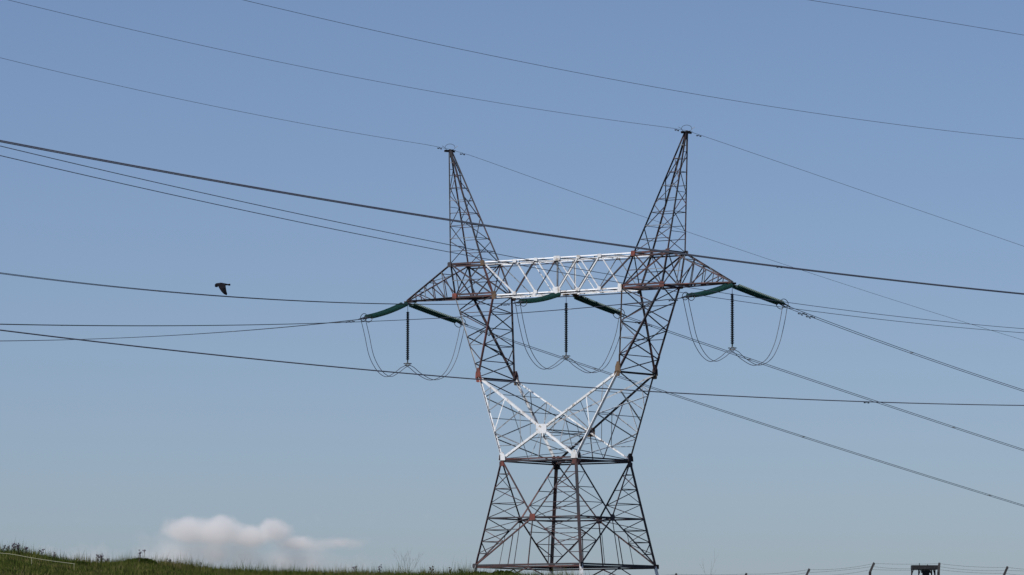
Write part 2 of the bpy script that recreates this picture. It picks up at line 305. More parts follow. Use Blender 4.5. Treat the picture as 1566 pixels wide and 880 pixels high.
# prongs, heads, peaks, arms on both sides
for sx in (-1, 1):
    E_ = {s: V((sx*ex, s*ey, ze)) for s in (-1, 1)}
    LO = {s: V((sx*lo, s*ly, zl)) for s in (-1, 1)}; LI = {s: V((sx*li, s*ly, zl)) for s in (-1, 1)}
    UO = {s: V((sx*uo, s*uy, zu)) for s in (-1, 1)}; UI = {s: V((sx*ui, s*uy, zu)) for s in (-1, 1)}
    X1 = V((1, 0, 0)); Zv = V((0, 0, 1))
    for dz in (0,): C('prong', E_[-1]+V((0, 0, dz)), E_[1]+V((0, 0, dz)), .14, (0, 0, 1), 'dark')
    core['prong'][-1] = core['prong'][-1][:4] + ('dark',); 
    for s in (-1, 1):
        n = V((0, s, 0)); mo = 'grey' if (sx < 0 and s < 0) else 'dark'; mi = 'red' if s < 0 else 'dark'
        if sx > 0 and s < 0: mi = 'plate_ochre'
        Mb('prong', 'leg', E_[s], LO[s], .12 if mo == 'grey' else .17, (sx, s*.5, 0), mo); Mb('prong', 'leg', E_[s], LI[s], .15 if not(sx > 0 and s < 0) else .11, (-sx, s*.5, 0), mi)
        ladder('prong', E_[s], LO[s], E_[s], LI[s], 5, .09, n, 'dark', rungs=False, zig=1 if s < 0 else -1, start=1)
        B('prong', P_(E_[s], LO[s], .4), P_(E_[s], LI[s], .4), .06, n, 'grey'); B('prong', P_(E_[s], LO[s], .8), P_(E_[s], LI[s], .8), .06, n, 'dark')
        pm = ('plate_red' if sx < 0 else 'plate_ochre') if s < 0 else 'dark'  # back elbow plates coloured dark for their unlit inner side
        plate('prong', E_[s] + n*.06 + V((sx*-.02, 0, .28)), X1, Zv, .52, .85, pm, TRI)
        plate('prong', E_[s] + n*.06 + V((sx*-.1, 0, -.2)), X1, Zv, .5, .4, 'plate_ochre' if s > 0 or sx > 0 else 'plate_red')
        # head
        Mb('head_frame', 'leg', LO[s], UO[s], .14, (sx, s*.5, 0), 'dark'); Mb('head_frame', 'leg', LI[s], UI[s], .14, (-sx, s*.5, 0), 'red' if s < 0 else 'dark')
        for dz in (0, .2):
            Mb('head_frame', 'chord', LO[s]+V((0, 0, dz)), LI[s]+V((0, 0, dz)), .15, n, 'red')
        Mb('head_frame', 'chord', UO[s], UI[s], .16, n, 'red' if s < 0 and sx > 0 else 'dark')
        Mb('head_frame', 'chord', UO[s]+V((0, 0, -.2)), UI[s]+V((0, 0, -.2)), .12, n, 'dark')
        Mb('head_frame', 'main_brace', LO[s], UI[s], .12, n, 'dark'); Mb('head_frame', 'main_brace', UO[s], LI[s], .11, n, 'red' if sx > 0 else 'dark')
        xm = P_(LO[s], UI[s], .5); B('head_frame', xm, P_(LO[s], UO[s], .5), .06, n, 'grey'); B('head_frame', xm, P_(LI[s], UI[s], .5), .06, n)
        B('head_frame', P_(LO[s], UI[s], .5), P_(LO[s], LI[s], .55), .06, n)
        for c_, m2, w2 in ((LO[s], 'plate_red', .42), (LI[s], 'plate_ochre', .26), (UO[s], 'dark', .36), (UI[s], 'plate_ochre' if sx < 0 else 'plate_red', .36)):
            plate('head_frame', c_ + n*.06 + V((0, 0, -.05 if c_.z > 24 else .1)), X1, Zv, w2, .4, m2 if s < 0 else 'dark')
        # peak
        tip = V((sx*px, 0, zp)); tip_s = tip + V((0, s*.1, 0))
        Mb('peak', 'leg', UO[s], tip + V((sx*.06, s*.1, 0)), .105, (sx, s*.5, 0), 'grey' if s < 0 and sx < 0 else 'dark')
        Mb('peak', 'leg', UI[s], tip + V((-sx*.14, s*.1, 0)), .12, (-sx, s*.5, 0), 'dark')
        ladder('peak', UO[s], tip_s, UI[s], tip_s - V((sx*.12, 0, 0)), 9, .052, n, ('dark', 'dark', 'grey'), zig=0, start=1, end=9); ladder('peak', UO[s], tip_s, UI[s], tip_s - V((sx*.12, 0, 0)), 5, .068, n, 'dark', rungs=False, zig=s, start=1)
        # outer arm
        at = V((sx*tx, s*.16, zl))
        Mb('crossarm', 'chord', UO[s], at + V((0, 0, .1)), .13, (0, s, 1), 'dark')
        Mb('crossarm', 'chord', LO[s], at, .13, (0, s, -1), 'dark' if sx < 0 else 'red'); 
        for k in range(1, 5):
            a, b = P_(UO[s], at, k/5), P_(LO[s], at, k/5)
            if (a-b).length > .35: B('crossarm', a, b, .06, n, 'grey' if k % 2 else 'dark')
            if k < 5: B('crossarm', P_(UO[s], at, k/5), P_(LO[s], at, (k-1)/5), .07, n, 'dark')
    for a, b, c_, d_, nn in ((LO[-1], LO[1], UO[-1], UO[1], (sx, 0, 0)), (LI[-1], LI[1], UI[-1], UI[1], (-sx, 0, 0))):
        for p, q in ((a, b), (c_, d_)): C('head_frame', p, q, .12, nn, 'dark')
        B('head_frame', a, d_, .07, nn, 'dark'); B('head_frame', b, c_, .07, nn, 'grey')
    C('head_frame', LO[-1], LI[1], .09, (0, 0, 1), 'dark'); C('head_frame', LO[1], LI[-1], .09, (0, 0, 1), 'dark')
    C('head_frame', UO[-1], UI[1], .08, (0, 0, 1), 'dark'); C('head_frame', LO[-1], UI[1], .07, (0, 1, 0), 'dark')
    ladder('prong', E_[-1], LO[-1], E_[1], LO[1], 6, .08, (sx, 0, 0), 'dark', zig=sx, rungs=False)
    ladder('prong', E_[-1], LI[-1], E_[1], LI[1], 5, .075, (-sx, 0, 0), ('grey', 'dark'), zig=-sx, rungs=True)
    ladder('peak', UO[-1], tip, UO[1], tip, 6, .05, (sx, 0, 0), ('dark', 'grey'), zig=1, end=6)
    ladder('peak', UI[-1], tip, UI[1], tip, 9, .05, (-sx, 0, 0), ('dark', 'grey'), zig=0, end=9); ladder('peak', UI[-1], tip, UI[1], tip, 5, .06, (-sx, 0, 0), 'dark', rungs=False, zig=-1)
    ladder('crossarm', LO[-1], V((sx*tx, -.16, zl)), LO[1], V((sx*tx, .16, zl)), 4, .07, (0, 0, -1), ('dark', 'red'), zig=sx)
    ladder('crossarm', UO[-1], V((sx*tx, -.16, zl+.1)), UO[1], V((sx*tx, .16, zl+.1)), 4, .06, (0, 0, 1), 'grey', zig=-sx)
# bridge between the heads
LX = [-li + 2*li*i/6 for i in range(7)]
UX = [-ui, LX[0] + .9] + [x for x in LX[1:-1]] + [LX[-1] - .9, ui]
UX = [-ui, -li + .95, LX[1]+.95, LX[2], LX[3]+.0, LX[4], LX[5]-.95, li - .95, ui]
for s in (-1, 1):
    n = V((0, s, 0)); up = lambda x: V((x, s*uy, zu)); dn = lambda x: V((x, s*ly, zl))
    Mb('bridge', 'chord', up(-ui), up(ui), .125, (0, s, .7), 'white'); Mb('bridge', 'chord', up(-ui)+V((0, 0, -.2)), up(ui)+V((0, 0, -.2)), .065, n, 'white' if s < 0 else 'dark')
    Mb('bridge', 'chord', dn(-li), dn(li), .12, (0, s, .4), 'white'); 
    Mb('bridge', 'chord', dn(-li)+V((0, 0, -.19)), dn(li)+V((0, 0, -.19)), .08, n, 'dark' if s > 0 else 'white')
    nx = [0, 1.992, 3.984]
    for side_ in (-1, 1):
        f = s < 0; wd = .115 if f else .06
        Uu = [0, 1.992, 3.984, ui]; Ll = [0, 1.992, 3.984, li]
        for i in range(3):
            outU, inU, outL, inL = up(side_*Uu[i+1]), up(side_*Uu[i]), dn(side_*Ll[i+1]), dn(side_*Ll[i])
            B('bridge', outU, inL, wd, n, 'white' if (f and not (side_ > 0 and i == 2)) or i == 1 else ('dark' if f else 'grey'))
            if f: B('bridge', inU, outL, .075 if side_ < 0 else .085, n, 'dark' if side_ < 0 else 'white')
            elif i != 1: B('bridge', inU, outL, .06, n, 'white' if i == 0 else 'grey')
    B('bridge', up(0), dn(0), .12, n, 'grey' if s < 0 else 'white')
    plate('bridge', dn(0) + n*.06 + V((0, 0, .1)), (1, 0, 0), (0, 0, 1), .72, .5, 'white' if s < 0 else 'plate_ochre')
    plate('bridge', up(0) + n*.07 + V((0, 0, -.06)), (1, 0, 0), (0, 0, 1), .62, .36, 'white')
    for x in (-3.984, -1.992, 1.992, 3.984):
        plate('bridge', up(x) + n*.07 + V((0, 0, -.06)), (1, 0, 0), (0, 0, 1), .34, .26, 'white')
        plate('bridge', dn(x) + n*.07 + V((0, 0, .06)), (1, 0, 0), (0, 0, 1), .34, .26, 'white')
    for x in (-li, li): plate('bridge', dn(x*.985) + n*.075 + V((0, 0, 0)), (1, 0, 0), (0, 0, 1), .34, .6, 'white' if s < 0 and x > 0 else 'plate_ochre')
ladder('bridge', (-ui, -uy, zu), (ui, -uy, zu), (-ui, uy, zu), (ui, uy, zu), 8, .08, (0, 0, 1), ('white', 'grey'), start=1)
ladder('bridge', (-li, -ly, zl), (li, -ly, zl), (-li, ly, zl), (li, ly, zl), 7, .08, (0, 0, -1), ('grey', 'white'), start=1)
C('bridge', (-.12, -ly, zl-.02), (-.12, ly, zl-.02), .16, (0, 0, -1), 'plate_ochre'); C('bridge', (.1, -ly, zl-.12), (.1, ly, zl-.12), .14, (0, 0, -1), 'plate_ochre')
C('bridge', (-.3, 0, zl-.14), (.3, 0, zl-.14), .2, (0, -1, 0), 'plate_ochre')

SECN = {'lower_body': 'lower_body', 'waist': 'waist_ring', 'upper_body': 'upper_body', 'prong': 'prongs', 'head_frame': 'head_frames', 'bridge': 'bridge', 'crossarm': 'crossarm', 'peak': 'earth_wire_peaks'}
# the pylon's sections, left and right ones apart
def side(sec, p):
    return sec if sec in ('lower_body', 'waist', 'upper_body', 'bridge') else sec + ('L' if p.x < 0 else 'R')
NAMES = {'lower_body': 'lower_body', 'waist': 'waist_ring', 'upper_body': 'upper_body', 'bridge': 'bridge', 'prong': 'prong', 'head_frame': 'head_frame', 'crossarm': 'crossarm', 'peak': 'earth_wire_peak'}
secs = {}
def merged(name, items, parent):           # many angles in one mesh, one slot per paint
    mats = []; mb = MB(); idx = []
    for a, b, w, nrm, m in items:
        if m not in mats: mats.append(m)
        mb.angle(a, b, w, nrm); idx += [mats.index(m)]*len(LF)
    o = mb.build(name, None, parent)
    for m in mats: o.data.materials.append(M[m])
    o.data.polygons.foreach_set('material_index', idx); return o
bys = {}
for sec, items in core.items():
    for it in items: bys.setdefault(side(sec, (it[0]+it[1])/2), []).append(it)
for sx, sd_ in ((-1, 'L'), (1, 'R')):       # arm tips and peak caps are the frames of those parts
    p = V((sx*tx, 0, zl))
    bys['crossarm'+sd_] = [(p+V((0, -.34, 0)), p+V((0, .34, 0)), .2, (0, 0, 1), 'plate_ochre'), (p+V((-.2*sx, -.2, .1)), p+V((-.2*sx, .2, .1)), .18, (0, 0, 1), 'plate_ochre'),
                           (p+V((-.75*sx, -.2, .03)), p+V((.3*sx, 0, .03)), .14, (0, 0, 1), 'dark'), (p+V((-.75*sx, .2, .03)), p+V((.3*sx, 0, .03)), .14, (0, 0, 1), 'dark')]
    p = V((sx*px, 0, zp))
    bys['peak'+sd_] = [(p+V((-.2, -.42, .02)), p+V((.2, .42, .02)), .16, (0, 0, 1), 'dark'), (p+V((-.3, 0, .05)), p+V((.3, 0, .05)), .13, (0, 0, 1), 'dark'),
                       (p+V((0, 0, -.55)), p+V((0, 0, .1)), .16, (0, -1, 0), 'dark')]
for k, items in bys.items():
    base = k[:-1] if k not in NAMES else k
    o = merged(NAMES[base], items, pylon); secs[k] = o
    lab = {'lower_body': 'four-legged lower body in dark red', 'upper_body': 'white painted flaring body with crossed arms', 'bridge': 'white painted bridge between the two heads', 'waist': 'dark red ring of girders at the waist'}.get(base)
    if lab: o['label'] = lab
br = sorted([m for m in members if m[1] == 'brace'], key=lambda m: -(m[3]-m[2]).length*m[4])
big = set(id(m) for m in br[:300]); rest = {}
for m in members:
    sec, name, a, b, w, nrm, mt = m; k = side(sec, (a+b)/2)
    if name == 'brace' and id(m) not in big: rest.setdefault(k, []).append((a, b, w, nrm, mt)); continue
    place(lmesh(mt), name, lsec(a, b, w, nrm), secs[k])
for k, items in rest.items():
    o = merged('brace', items, secs[k]); o['kind'] = 'stuff'
PM = {}
for sec, c, ax, ay, w, h, m, poly, th in plates:
    key = (m, id(poly))
    if key not in PM: PM[key] = MB().prism(poly, (0, 0, 0), (1, 0, 0), (0, 1, 0), 1).mesh('gusset_plate', M[m])
    ax = ax.normalized(); ay = ay.normalized(); az = ax.cross(ay)
    mw = Matrix(((ax.x*w, ay.x*h, az.x*th, c.x), (ax.y*w, ay.y*h, az.y*th, c.y), (ax.z*w, ay.z*h, az.z*th, c.z), (0, 0, 0, 1)))
    place(PM[key], 'gusset_plate', mw, secs[side(sec, c)])
for sx, k in ((-1, 'peakL'), (1, 'peakR')):
    mb = MB(); c = V((sx*px, 0, zp+.24)); mb.ring(c, (RH.x, RH.y, 0), (0, 0, 1), .38, .26, .016, 20, 5)
    for d in (-1, 1): mb.tube([c + V((RH.x*d*.36, RH.y*d*.36, -.05)), c + V((RH.x*d*.62, RH.y*d*.62, .12))], .014, 5)
    mb.build('arcing_ring', M['hardware'], secs[k])

# ---------------------------------------------------------------- insulator strings, jumpers, conductors
AZL = -math.pi/2 + math.radians(7); AZR = math.pi/2
def lathe(prof, n=12):
    mb = MB(); v = [(r*math.cos(2*math.pi*j/n), r*math.sin(2*math.pi*j/n), z) for r, z in prof for j in range(n)]
    f = [(i*n+j, i*n+(j+1) % n, (i+1)*n+(j+1) % n, (i+1)*n+j) for i in range(len(prof)-1) for j in range(n)]
    return mb.add(v, f)
def disc_prof(k, pitch, R):
    p = []
    for i in range(k):
        z = i*pitch; p += [(.035, z), (.05, z+.3*pitch), (R, z+.5*pitch), (R*.97, z+.62*pitch), (.06, z+.66*pitch)]
    return p + [(.035, k*pitch)]
ND = 26
TSTR = lathe(disc_prof(ND, 1/ND, .16), 12).mesh('insulator_discs', M['glass'])
SSTR = lathe([(.085 if r_ < .07 else r_, z_) for r_, z_ in disc_prof(23, 3.75/23, .15)], 12).mesh('insulator_discs', M['porcelain'])
def wire_z(k, s): return k[0]*s*s + k[1]*s + k[2]
PH = [('left', -tx, 6.1, (0.00062, -0.135758, 22.094394), 6.6, (0.000114, -0.146316, 22.704499)),
      ('centre', 0., 6.9, (0.000655, -0.093871, 22.355345), 6.8, (0.000099, -0.139571, 22.737292)),
      ('right', tx, 6.9, (0.000411, -0.129564, 22.356385), 6.6, (0.000493, -0.15734, 22.846998))]
ARM = {'left': 'left crossarm tip', 'centre': 'white bridge', 'right': 'right crossarm tip'}
def tension(nm, x0, az, se, k, way):
    h = V((math.cos(az), math.sin(az), 0)); lat = V((-h.y, h.x, 0)); st = V((x0, 0, Z0 + zl - .18)) + h*.35
    if nm == 'centre': st = V((x0, 0, Z0 + zl - .22)) + h*1.3
    en = V((x0, 0, Z0 + wire_z(k, se) + .1)) + h*se
    d = (en-st); L = d.length - .3; dn = d.normalized()
    root = empty('tension_insulator', st)
    tag(root, f'green glass insulator string pulling {way} from the {ARM[nm]}', 'insulator', 'green tension insulator strings')
    rel = lambda p: p - st
    for q in (-1, 1):
        a = rel(st + dn*.15 + lat*q*.23)
        up = V((0, 0, 1)); zv = dn; xv = lat; yv = zv.cross(xv)
        # the string droops: three pieces of one chain share a curve
        mb = MB(); prof = disc_prof(ND, L/ND, .17); n = 12; v = []
        for r, z in prof:
            u = z/L; c = a + zv*z - up*(.13*4*u*(1-u)*(.9 if way == 'left' else .2))
            v += [c + xv*r*math.cos(2*math.pi*j/n) + yv*r*math.sin(2*math.pi*j/n) for j in range(n)]
        mb.add(v, [(i*n+j, i*n+(j+1) % n, (i+1)*n+(j+1) % n, (i+1)*n+j) for i in range(len(prof)-1) for j in range(n)])
        mb.build('insulator_discs', M['glass'], root)
        MB().ring(rel(en + lat*q*.42 + dn*(.12 + .32*q) - V((0, 0, .03))), dn, lat.cross(dn), .5, .28, .027, 20, 5).build('grading_ring', M['hardware'], root)
    yk = MB(); yk.prism([(-.3, -.09), (.3, -.09), (.3, .06), (0, .16), (-.3, .06)], rel(en), lat, dn, .05)
    yk.prism([(-.3, -.09), (.3, -.09), (.3, .06), (0, .16), (-.3, .06)], rel(st + dn*.05), lat, -dn, .05).build('yoke_plate', M['hardware'], root)
    hb = MB(); hb.tube([rel(en), rel(en + dn*.5)], .05, 6); hb.tube([rel(st - dn*.3), rel(st)], .05, 6)
    for q in (-1, 1): hb.tube([rel(en + lat*q*.2), rel(V((en.x, en.y, 0)) + h*.9 + lat*q*.2 + V((0, 0, Z0 + wire_z(k, se+.9))))], .05, 6)
    hb.build('dead_end_clamp', M['hardware'], root)
    return h, lat
def bez(ps, n=6):
    out = []; P = [ps[0]*2 - ps[1]] + ps + [ps[-1]*2 - ps[-2]]
    for i in range(1, len(P)-2):
        for j in range(n):
            t = j/n; a, b, c, d = P[i-1:i+3]
            out.append(.5*((2*b) + (c-a)*t + (2*a-5*b+4*c-d)*t*t + (3*b-a-3*c+d)*t**3))
    return out + [ps[-1]]
def damper(mb, c, d, k=1.):
    mb.tube([c - d*.22*k - V((0, 0, .09*k)), c + d*.22*k - V((0, 0, .09*k))], .012*k, 5); mb.tube([c, c - V((0, 0, .1*k))], .025*k, 5)
    for q in (-1, 1): mb.tube([c + d*q*.15*k - V((0, 0, .1*k)), c + d*q*.29*k - V((0, 0, .1*k))], .05*k, 6)
REACH = {('left', -1): 165, ('centre', -1): 180, ('right', -1): 210, ('left', 1): 250, ('centre', 1): 230, ('right', 1): 200}
DL = {'left': 'outer left', 'centre': 'middle', 'right': 'outer right'}
for nm, x0, s1, k1, s2, k2 in PH:
    for az, se, k, way, sg in ((AZL, s1, k1, 'left', -1), (AZR, s2, k2, 'right', 1)):
        h, lat = tension(nm, x0, az, se, k, way)
        s0 = se + .9; base = V((x0, 0, Z0)) + h*s0 + V((0, 0, wire_z(k, s0)))
        root = empty('conductor_bundle', base)
        tag(root, f'twin overhead wires running to the {way} from the {ARM[nm]}', 'power line', 'twin conductor wires strung on the pylon')
        for q in (-1, 1):
            pts = []
            for i in range(97):
                s = s0 + (REACH[(nm, sg)]-s0)*i/96; pts.append(V((x0, 0, Z0 + wire_z(k, s))) + h*s + lat*q*.2 - base)
            MB().tube(pts, .022, 6).build('conductor', M['wire'], root)
            dm = MB()
            for s in ((2.0, 3.1) if sg > 0 else (1.6,)):
                s = s0 + s; damper(dm, V((x0, 0, Z0 + wire_z(k, s) - .01)) + h*s + lat*q*.2 - base, (h + V((0, 0, k[1]))).normalized())
            dm.build('vibration_damper', M['hardware'], root)
        sp = MB()
        for s in range(int(s0)+18, int(REACH[(nm, sg)]), 31):
            c = V((x0, 0, Z0 + wire_z(k, s))) + h*s - base; sp.tube([c - lat*.2, c + lat*.2], .03, 6)
        sp.build('spacer', M['hardware'], root)
    # jumper loop and the string that holds it down
    hL = V((math.cos(AZL), math.sin(AZL), 0)); hR = V((0, 1, 0)); b0 = V((x0, 0, Z0 + zl))
    zL = wire_z(k1, s1+.7) - zl; zR = wire_z(k2, s2+.6) - zl; ds = s1 - 6.9; dr = s2 - 6.6
    root = empty('jumper_loop', b0 + V((0, 0, -5)))
    tag(root, f'pair of slack jumper wires looping below the {ARM[nm]}', 'jumper wire', 'jumper loops')
    for q in (-1, 1):
        A = [(s1+.6, zL), (6.85+ds*.9, -3.0), (6.0+ds*.7, -4.55), (4.7+ds*.5, -5.6), (3.2+ds*.3, -6.02), (1.7, -5.65), (.5, -5.1)]
        Bp = [(.5, -5.1), (1.6, -5.6), (3.2, -5.95), (4.8, -5.45), (5.9, -4.3), (6.6+dr, -2.8), (s2+.5, zR)]
        la = V((-hL.y, hL.x, 0))*-1; off = V((q*.22, 0, 0))
        pts = bez([b0 + hL*s + V((0, 0, z)) + off - root.location for s, z in A], 6)[:-1]
        pts2 = bez([b0 + hR*s + V((0, 0, z)) + off - root.location for s, z in Bp], 6)
        MB().tube(pts + [b0 + V((0, 0, -4.98)) + off - root.location] + pts2, .024, 6).build('jumper_wire', M['wire'], root)
    ss = empty('suspension_insulator', b0)
    tag(ss, f'dark hanging insulator string holding the jumper under the {ARM[nm]}', 'insulator', 'hanging insulator strings')
    o = place(SSTR, 'insulator_discs', Matrix.Translation((0, 0, -4.55)), ss)
    MB().tube([(0, 0, -.1), (0, 0, -.85)], .02, 6).build('link_rod', M['hardware'], ss)
    MB().tube([(0, 0, -4.5), (0, 0, -4.75)], .05, 6).tube([(-.26, 0, -4.96), (.26, 0, -4.96)], .045, 6).tube([(0, 0, -4.7), (-.2, 0, -4.95)], .03, 5).tube([(0, 0, -4.7), (.2, 0, -4.95)], .03, 5).build('clamp', M['hardware'], ss)
    MB().ring((0, 0, -4.84), (1, 0, 0), (0, 1, 0), .3, .3, .028, 20, 6).build('grading_ring', M['hardware'], ss)

def earthwire(x0, az, k, reach, label, grp):
    h = V((math.cos(az), math.sin(az), 0)); b = V((x0, 0, Z0 + zp + .08)); root = empty('earth_wire', b); tag(root, label, 'power line', grp)
    pts = []
    dz = zp + .08 - k[2]
    for i in range(97):
        s = reach*i/96; pts.append(h*s + V((0, 0, k[0]*s*s + k[1]*s - dz*min(1, s/3) )))
    MB().tube(pts, .013, 6).build('conductor', M['wire'], root)
    mb = MB(); s = 1.6; damper(mb, h*s + V((0, 0, k[0]*s*s + k[1]*s - dz*.5)), h); mb.build('vibration_damper', M['hardware'], root)
G = 'thin earth wires from the pylon peaks'
earthwire(-px, AZL, (0.0004414, -0.02057, 34.763), 180, 'thin earth wire running to the left from the left peak', G)
earthwire(px, AZL, (0.000383, -0.043611, 34.741), 210, 'thin earth wire running to the left from the right peak', G)
earthwire(-px, AZR, (0.00021, -0.13336, 34.80), 240, 'thin earth wire sloping down right from the left peak, behind the right peak', G)
earthwire(px, AZR, (0.0, -0.104835, 34.695), 230, 'thin earth wire sloping down right from the right peak', G)

# the other line that crosses in front
def crossing(P, az, k, s0, s1, r, label, lat=0, dampers=(), mt='wire_dark'):
    h = V((math.cos(az), math.sin(az), 0)); lt = V((-h.y, h.x, 0)); b = V((P[0], P[1], Z0 + wire_z(k, 0)))
    root = empty('overhead_wire', b + h*s0 + V((0, 0, wire_z(k, s0)-wire_z(k, 0)))); tag(root, label, 'power line', 'wires of a second line crossing in front of the pylon')
    o = root.location
    for q in ((-1, 1) if lat else (0,)):
        MB().tube([b + h*s + lt*q*lat + V((0, 0, wire_z(k, s)-wire_z(k, 0))) - o for s in np.linspace(s0, s1, 97)], r, 6).build('conductor', M[mt], root)
    for s in dampers:
        for q in ((-1,) if lat else (0,)):
            mb = MB(); damper(mb, b + h*s + lt*q*lat + V((0, 0, wire_z(k, s)-wire_z(k, 0))) - o, h, .5); mb.build('vibration_damper', M['hardware'], root)
crossing((103.73, -177.61), 1.3558, (0.0006682557, -0.08449765, 11.951155), -50, 150, .023, 'thick overhead wire crossing just above the white bridge', .12, (38.6,))
crossing((73.26, -144.18), 1.8143, (0.00018623, -0.013000, 16.69985), -70, 290, .019, 'upper of two close parallel wires running down to the left peak')
crossing((73.27, -144.17), 1.8144, (0.00018742, -0.012357, 16.26917), -70, 290, .019, 'lower of two close parallel wires running down to the left peak')
crossing((103.78, -177.57), 1.357, (0.00078804, -0.05285977, 5.184108), -50, 150, .019, 'dark overhead wire crossing low at the elbows of the pylon', .06, (43.6,))
crossing((97.89, -157.04), 1.5832, (0.00064992, -0.03935637, 19.82197), -50, 150, .0095, 'thin wire crossing high above both peaks of the pylon', mt='wire')
crossing((99.49, -118.52), 1.4971, (-0.0002, 0.0095, 24.0305), -20, 110, .0105, 'thin wire crossing high in the upper right corner of the sky', mt='wire')

# ---------------------------------------------------------------- fence and stand beyond the crest, right
def px_t(x, s): return (x-783)/7755*s
def px_z(y, s): return CAM.z + (1072-y)/7755*s*1.0
FS = 345
fence = empty('security_fence', loc(FS, px_t(1285, FS), ground_z(FS, px_t(1285, FS))))
tag(fence, 'barbed wire fence on leaning concrete posts beyond the crest at right', 'fence')
fo = fence.location
posts = [(725, 884), (828, 883), (930, 883), (1035, 878.5), (1142, 878), (1238, 871), (1337, 861.5), (1437, 861.5), (1541, 867), (1645, 868)]
pt = []
for i, (x, y) in enumerate(posts):
    t = px_t(x, FS); zt = px_z(y, FS); g = ground_z(FS, t); top = loc(FS + .25, t, zt); lean = RH*(-.30 if i != 7 else -.10) - FH*.5
    knee = top + lean + V((0, 0, -.62)); foot = knee + V((RH.x*-.06, RH.y*-.06, min(g - .3 - knee.z, -1.9)))
    if x >= 1000:
        mb = MB(); 
        a = FH; b = RH
        mb.tube([foot-fo, knee-fo, top-fo], [.12, .11, .095], 4)
        o = mb.build('fence_post', M['concrete'], fence)
        MB().tube([top - V((0, 0, .14)) - fo + lean*.1, top - fo + V((0, 0, .025))], [.102, .08], 4).build('post_tip', M['tip'], o)
    pt.append((top, knee, foot))
for (a, b, w) in ((0, 1, 0), (0, 1, .34), (0, 1, .68), (1, 2, .1), (1, 2, .35), (1, 2, .6)):
    mb = MB()
    for p, q in zip(pt, pt[1:]):
        A = p[a].lerp(p[b], w + .04) - fo; Bq = q[a].lerp(q[b], w + .04) - fo; pts = []
        for k in range(15):
            u = k/14; pts.append(A.lerp(Bq, u) - V((0, 0, .10*4*u*(1-u)*(1 + .6*math.sin(A.x*3+w*9)))))
            if 0 < k < 14:
                c = pts[-1]; mb.tube([c - V((0, 0, .035)), c + V((.02, .02, .035))], .004, 3)
        mb.tube(pts, .007, 4)
    mb.build('barbed_wire', M['hardware'], fence)
KS = 349
kb = loc(KS, px_t(1414, KS), px_z(868, KS) - 2.5)
kio = empty('steel_stand', kb); tag(kio, 'dark flat-topped steel stand beside a fence post at the far right', 'stand')
def kp(t, z, s=0): return RH*t + FH*s + V((0, 0, z))
MB().box(kp(0, 2.5), RH, FH, (0, 0, 1), 1.82, 1.1, .27).box(kp(0, 2.37), RH, FH, (0, 0, 1), 1.6, .9, .07).build('top_slab', M['kiosk'], kio)
MB().box(kp(.08, 1.13), RH, FH, (0, 0, 1), .46, .4, 2.33).box(kp(.08, 2.22), RH, FH, (0, 0, 1), .62, .55, .2).build('stem', M['kiosk'], kio)
for t, w in ((-.86, .07), (-.38, .06), (.5, .07), (.72, .08)):
    MB().tube([kp(t*1.05, 0, .3), kp(t, 2.42, .3)], w*.7, 6).tube([kp(t*1.05, 1.9, .3), kp(t + (.12 if t < 0 else -.12), 2.36, .3)], .03, 5).build('leg', M['kiosk'], kio)
for t, hgt in ((-.36, .24), (.2, .16)): MB().tube([kp(t, 2.55), kp(t, 2.55+hgt)], .025, 5).build('rod', M['kiosk'], kio)

# ---------------------------------------------------------------- the pale line on the grass bank
rs = 314
rope = empty('pale_rail', loc(rs, px_t(60, rs), px_z(856, rs)))
tag(rope, 'pale low rail on short pegs sloping down across the grassy bank at left', 'rail')
ro = rope.location; rp = [(-60, 841.5), (-20, 846), (0, 848.5), (20, 850.5), (45, 855), (70, 859), (92, 862), (116, 865)]
MB().tube(bez([loc(rs, px_t(x, rs), px_z(y, rs)) - ro for x, y in rp], 4), .02, 6).build('rail', M['rope'], rope)
for x, y in ((-60, 841.5), (-8, 847.6), (50, 855.8), (115, 864.8)):
    t = px_t(x, rs); MB().tube([loc(rs, t, ground_z(rs, t)-.2) - ro, loc(rs, t, px_z(y, rs)) - ro], .022, 6).build('peg', M['rope'], rope)

# ---------------------------------------------------------------- grass and weeds
def np_mesh(name, v, f, m):
    me = bpy.data.meshes.new(name); me.vertices.add(len(v)); me.vertices.foreach_set('co', v.astype(np.float32).ravel())
    me.loops.add(f.size); me.loops.foreach_set('vertex_index', f.astype(np.int32).ravel())
    me.polygons.add(len(f)); me.polygons.foreach_set('loop_start', np.arange(0, f.size, f.shape[1], dtype=np.int32)); me.update(calc_edges=True)
    me.materials.append(m); o = bpy.data.objects.new(name, me); col.objects.link(o); return o
FHn = np.array(FH); RHn = np.array(RH); Cn = np.array(CAM)
def blades(s, t, h, w, lean=.35):
    n = len(s); gz = np.array([ground_z(a, b) for a, b in zip(s, t)])
    base = Cn[None]*[1, 1, 0] + FHn*s[:, None] + RHn*t[:, None]; base[:, 2] = gz - .03
    a = rng.uniform(0, 2*np.pi, n); side = np.stack([np.cos(a), np.sin(a), 0*a], 1)*w[:, None]/2
    b = rng.uniform(0, 2*np.pi, n); ln = np.stack([np.cos(b), np.sin(b), 0*b], 1)*(h*rng.uniform(.1, 1, n)*lean)[:, None]
    up = np.zeros((n, 3)); up[:, 2] = 1
    p0 = base - side; p1 = base + side; mid = base + up*(h*.55)[:, None] + ln*.4; p2 = mid + side*.7; p3 = mid - side*.7; tp = base + up*h[:, None] + ln
    v = np.stack([p0, p1, p2, p3, tp], 1).reshape(-1, 3); k = np.arange(n)[:, None]*5
    f = np.concatenate([k + [0, 1, 2], k + [0, 2, 3], k + [3, 2, 4]], 0)
    return v, f
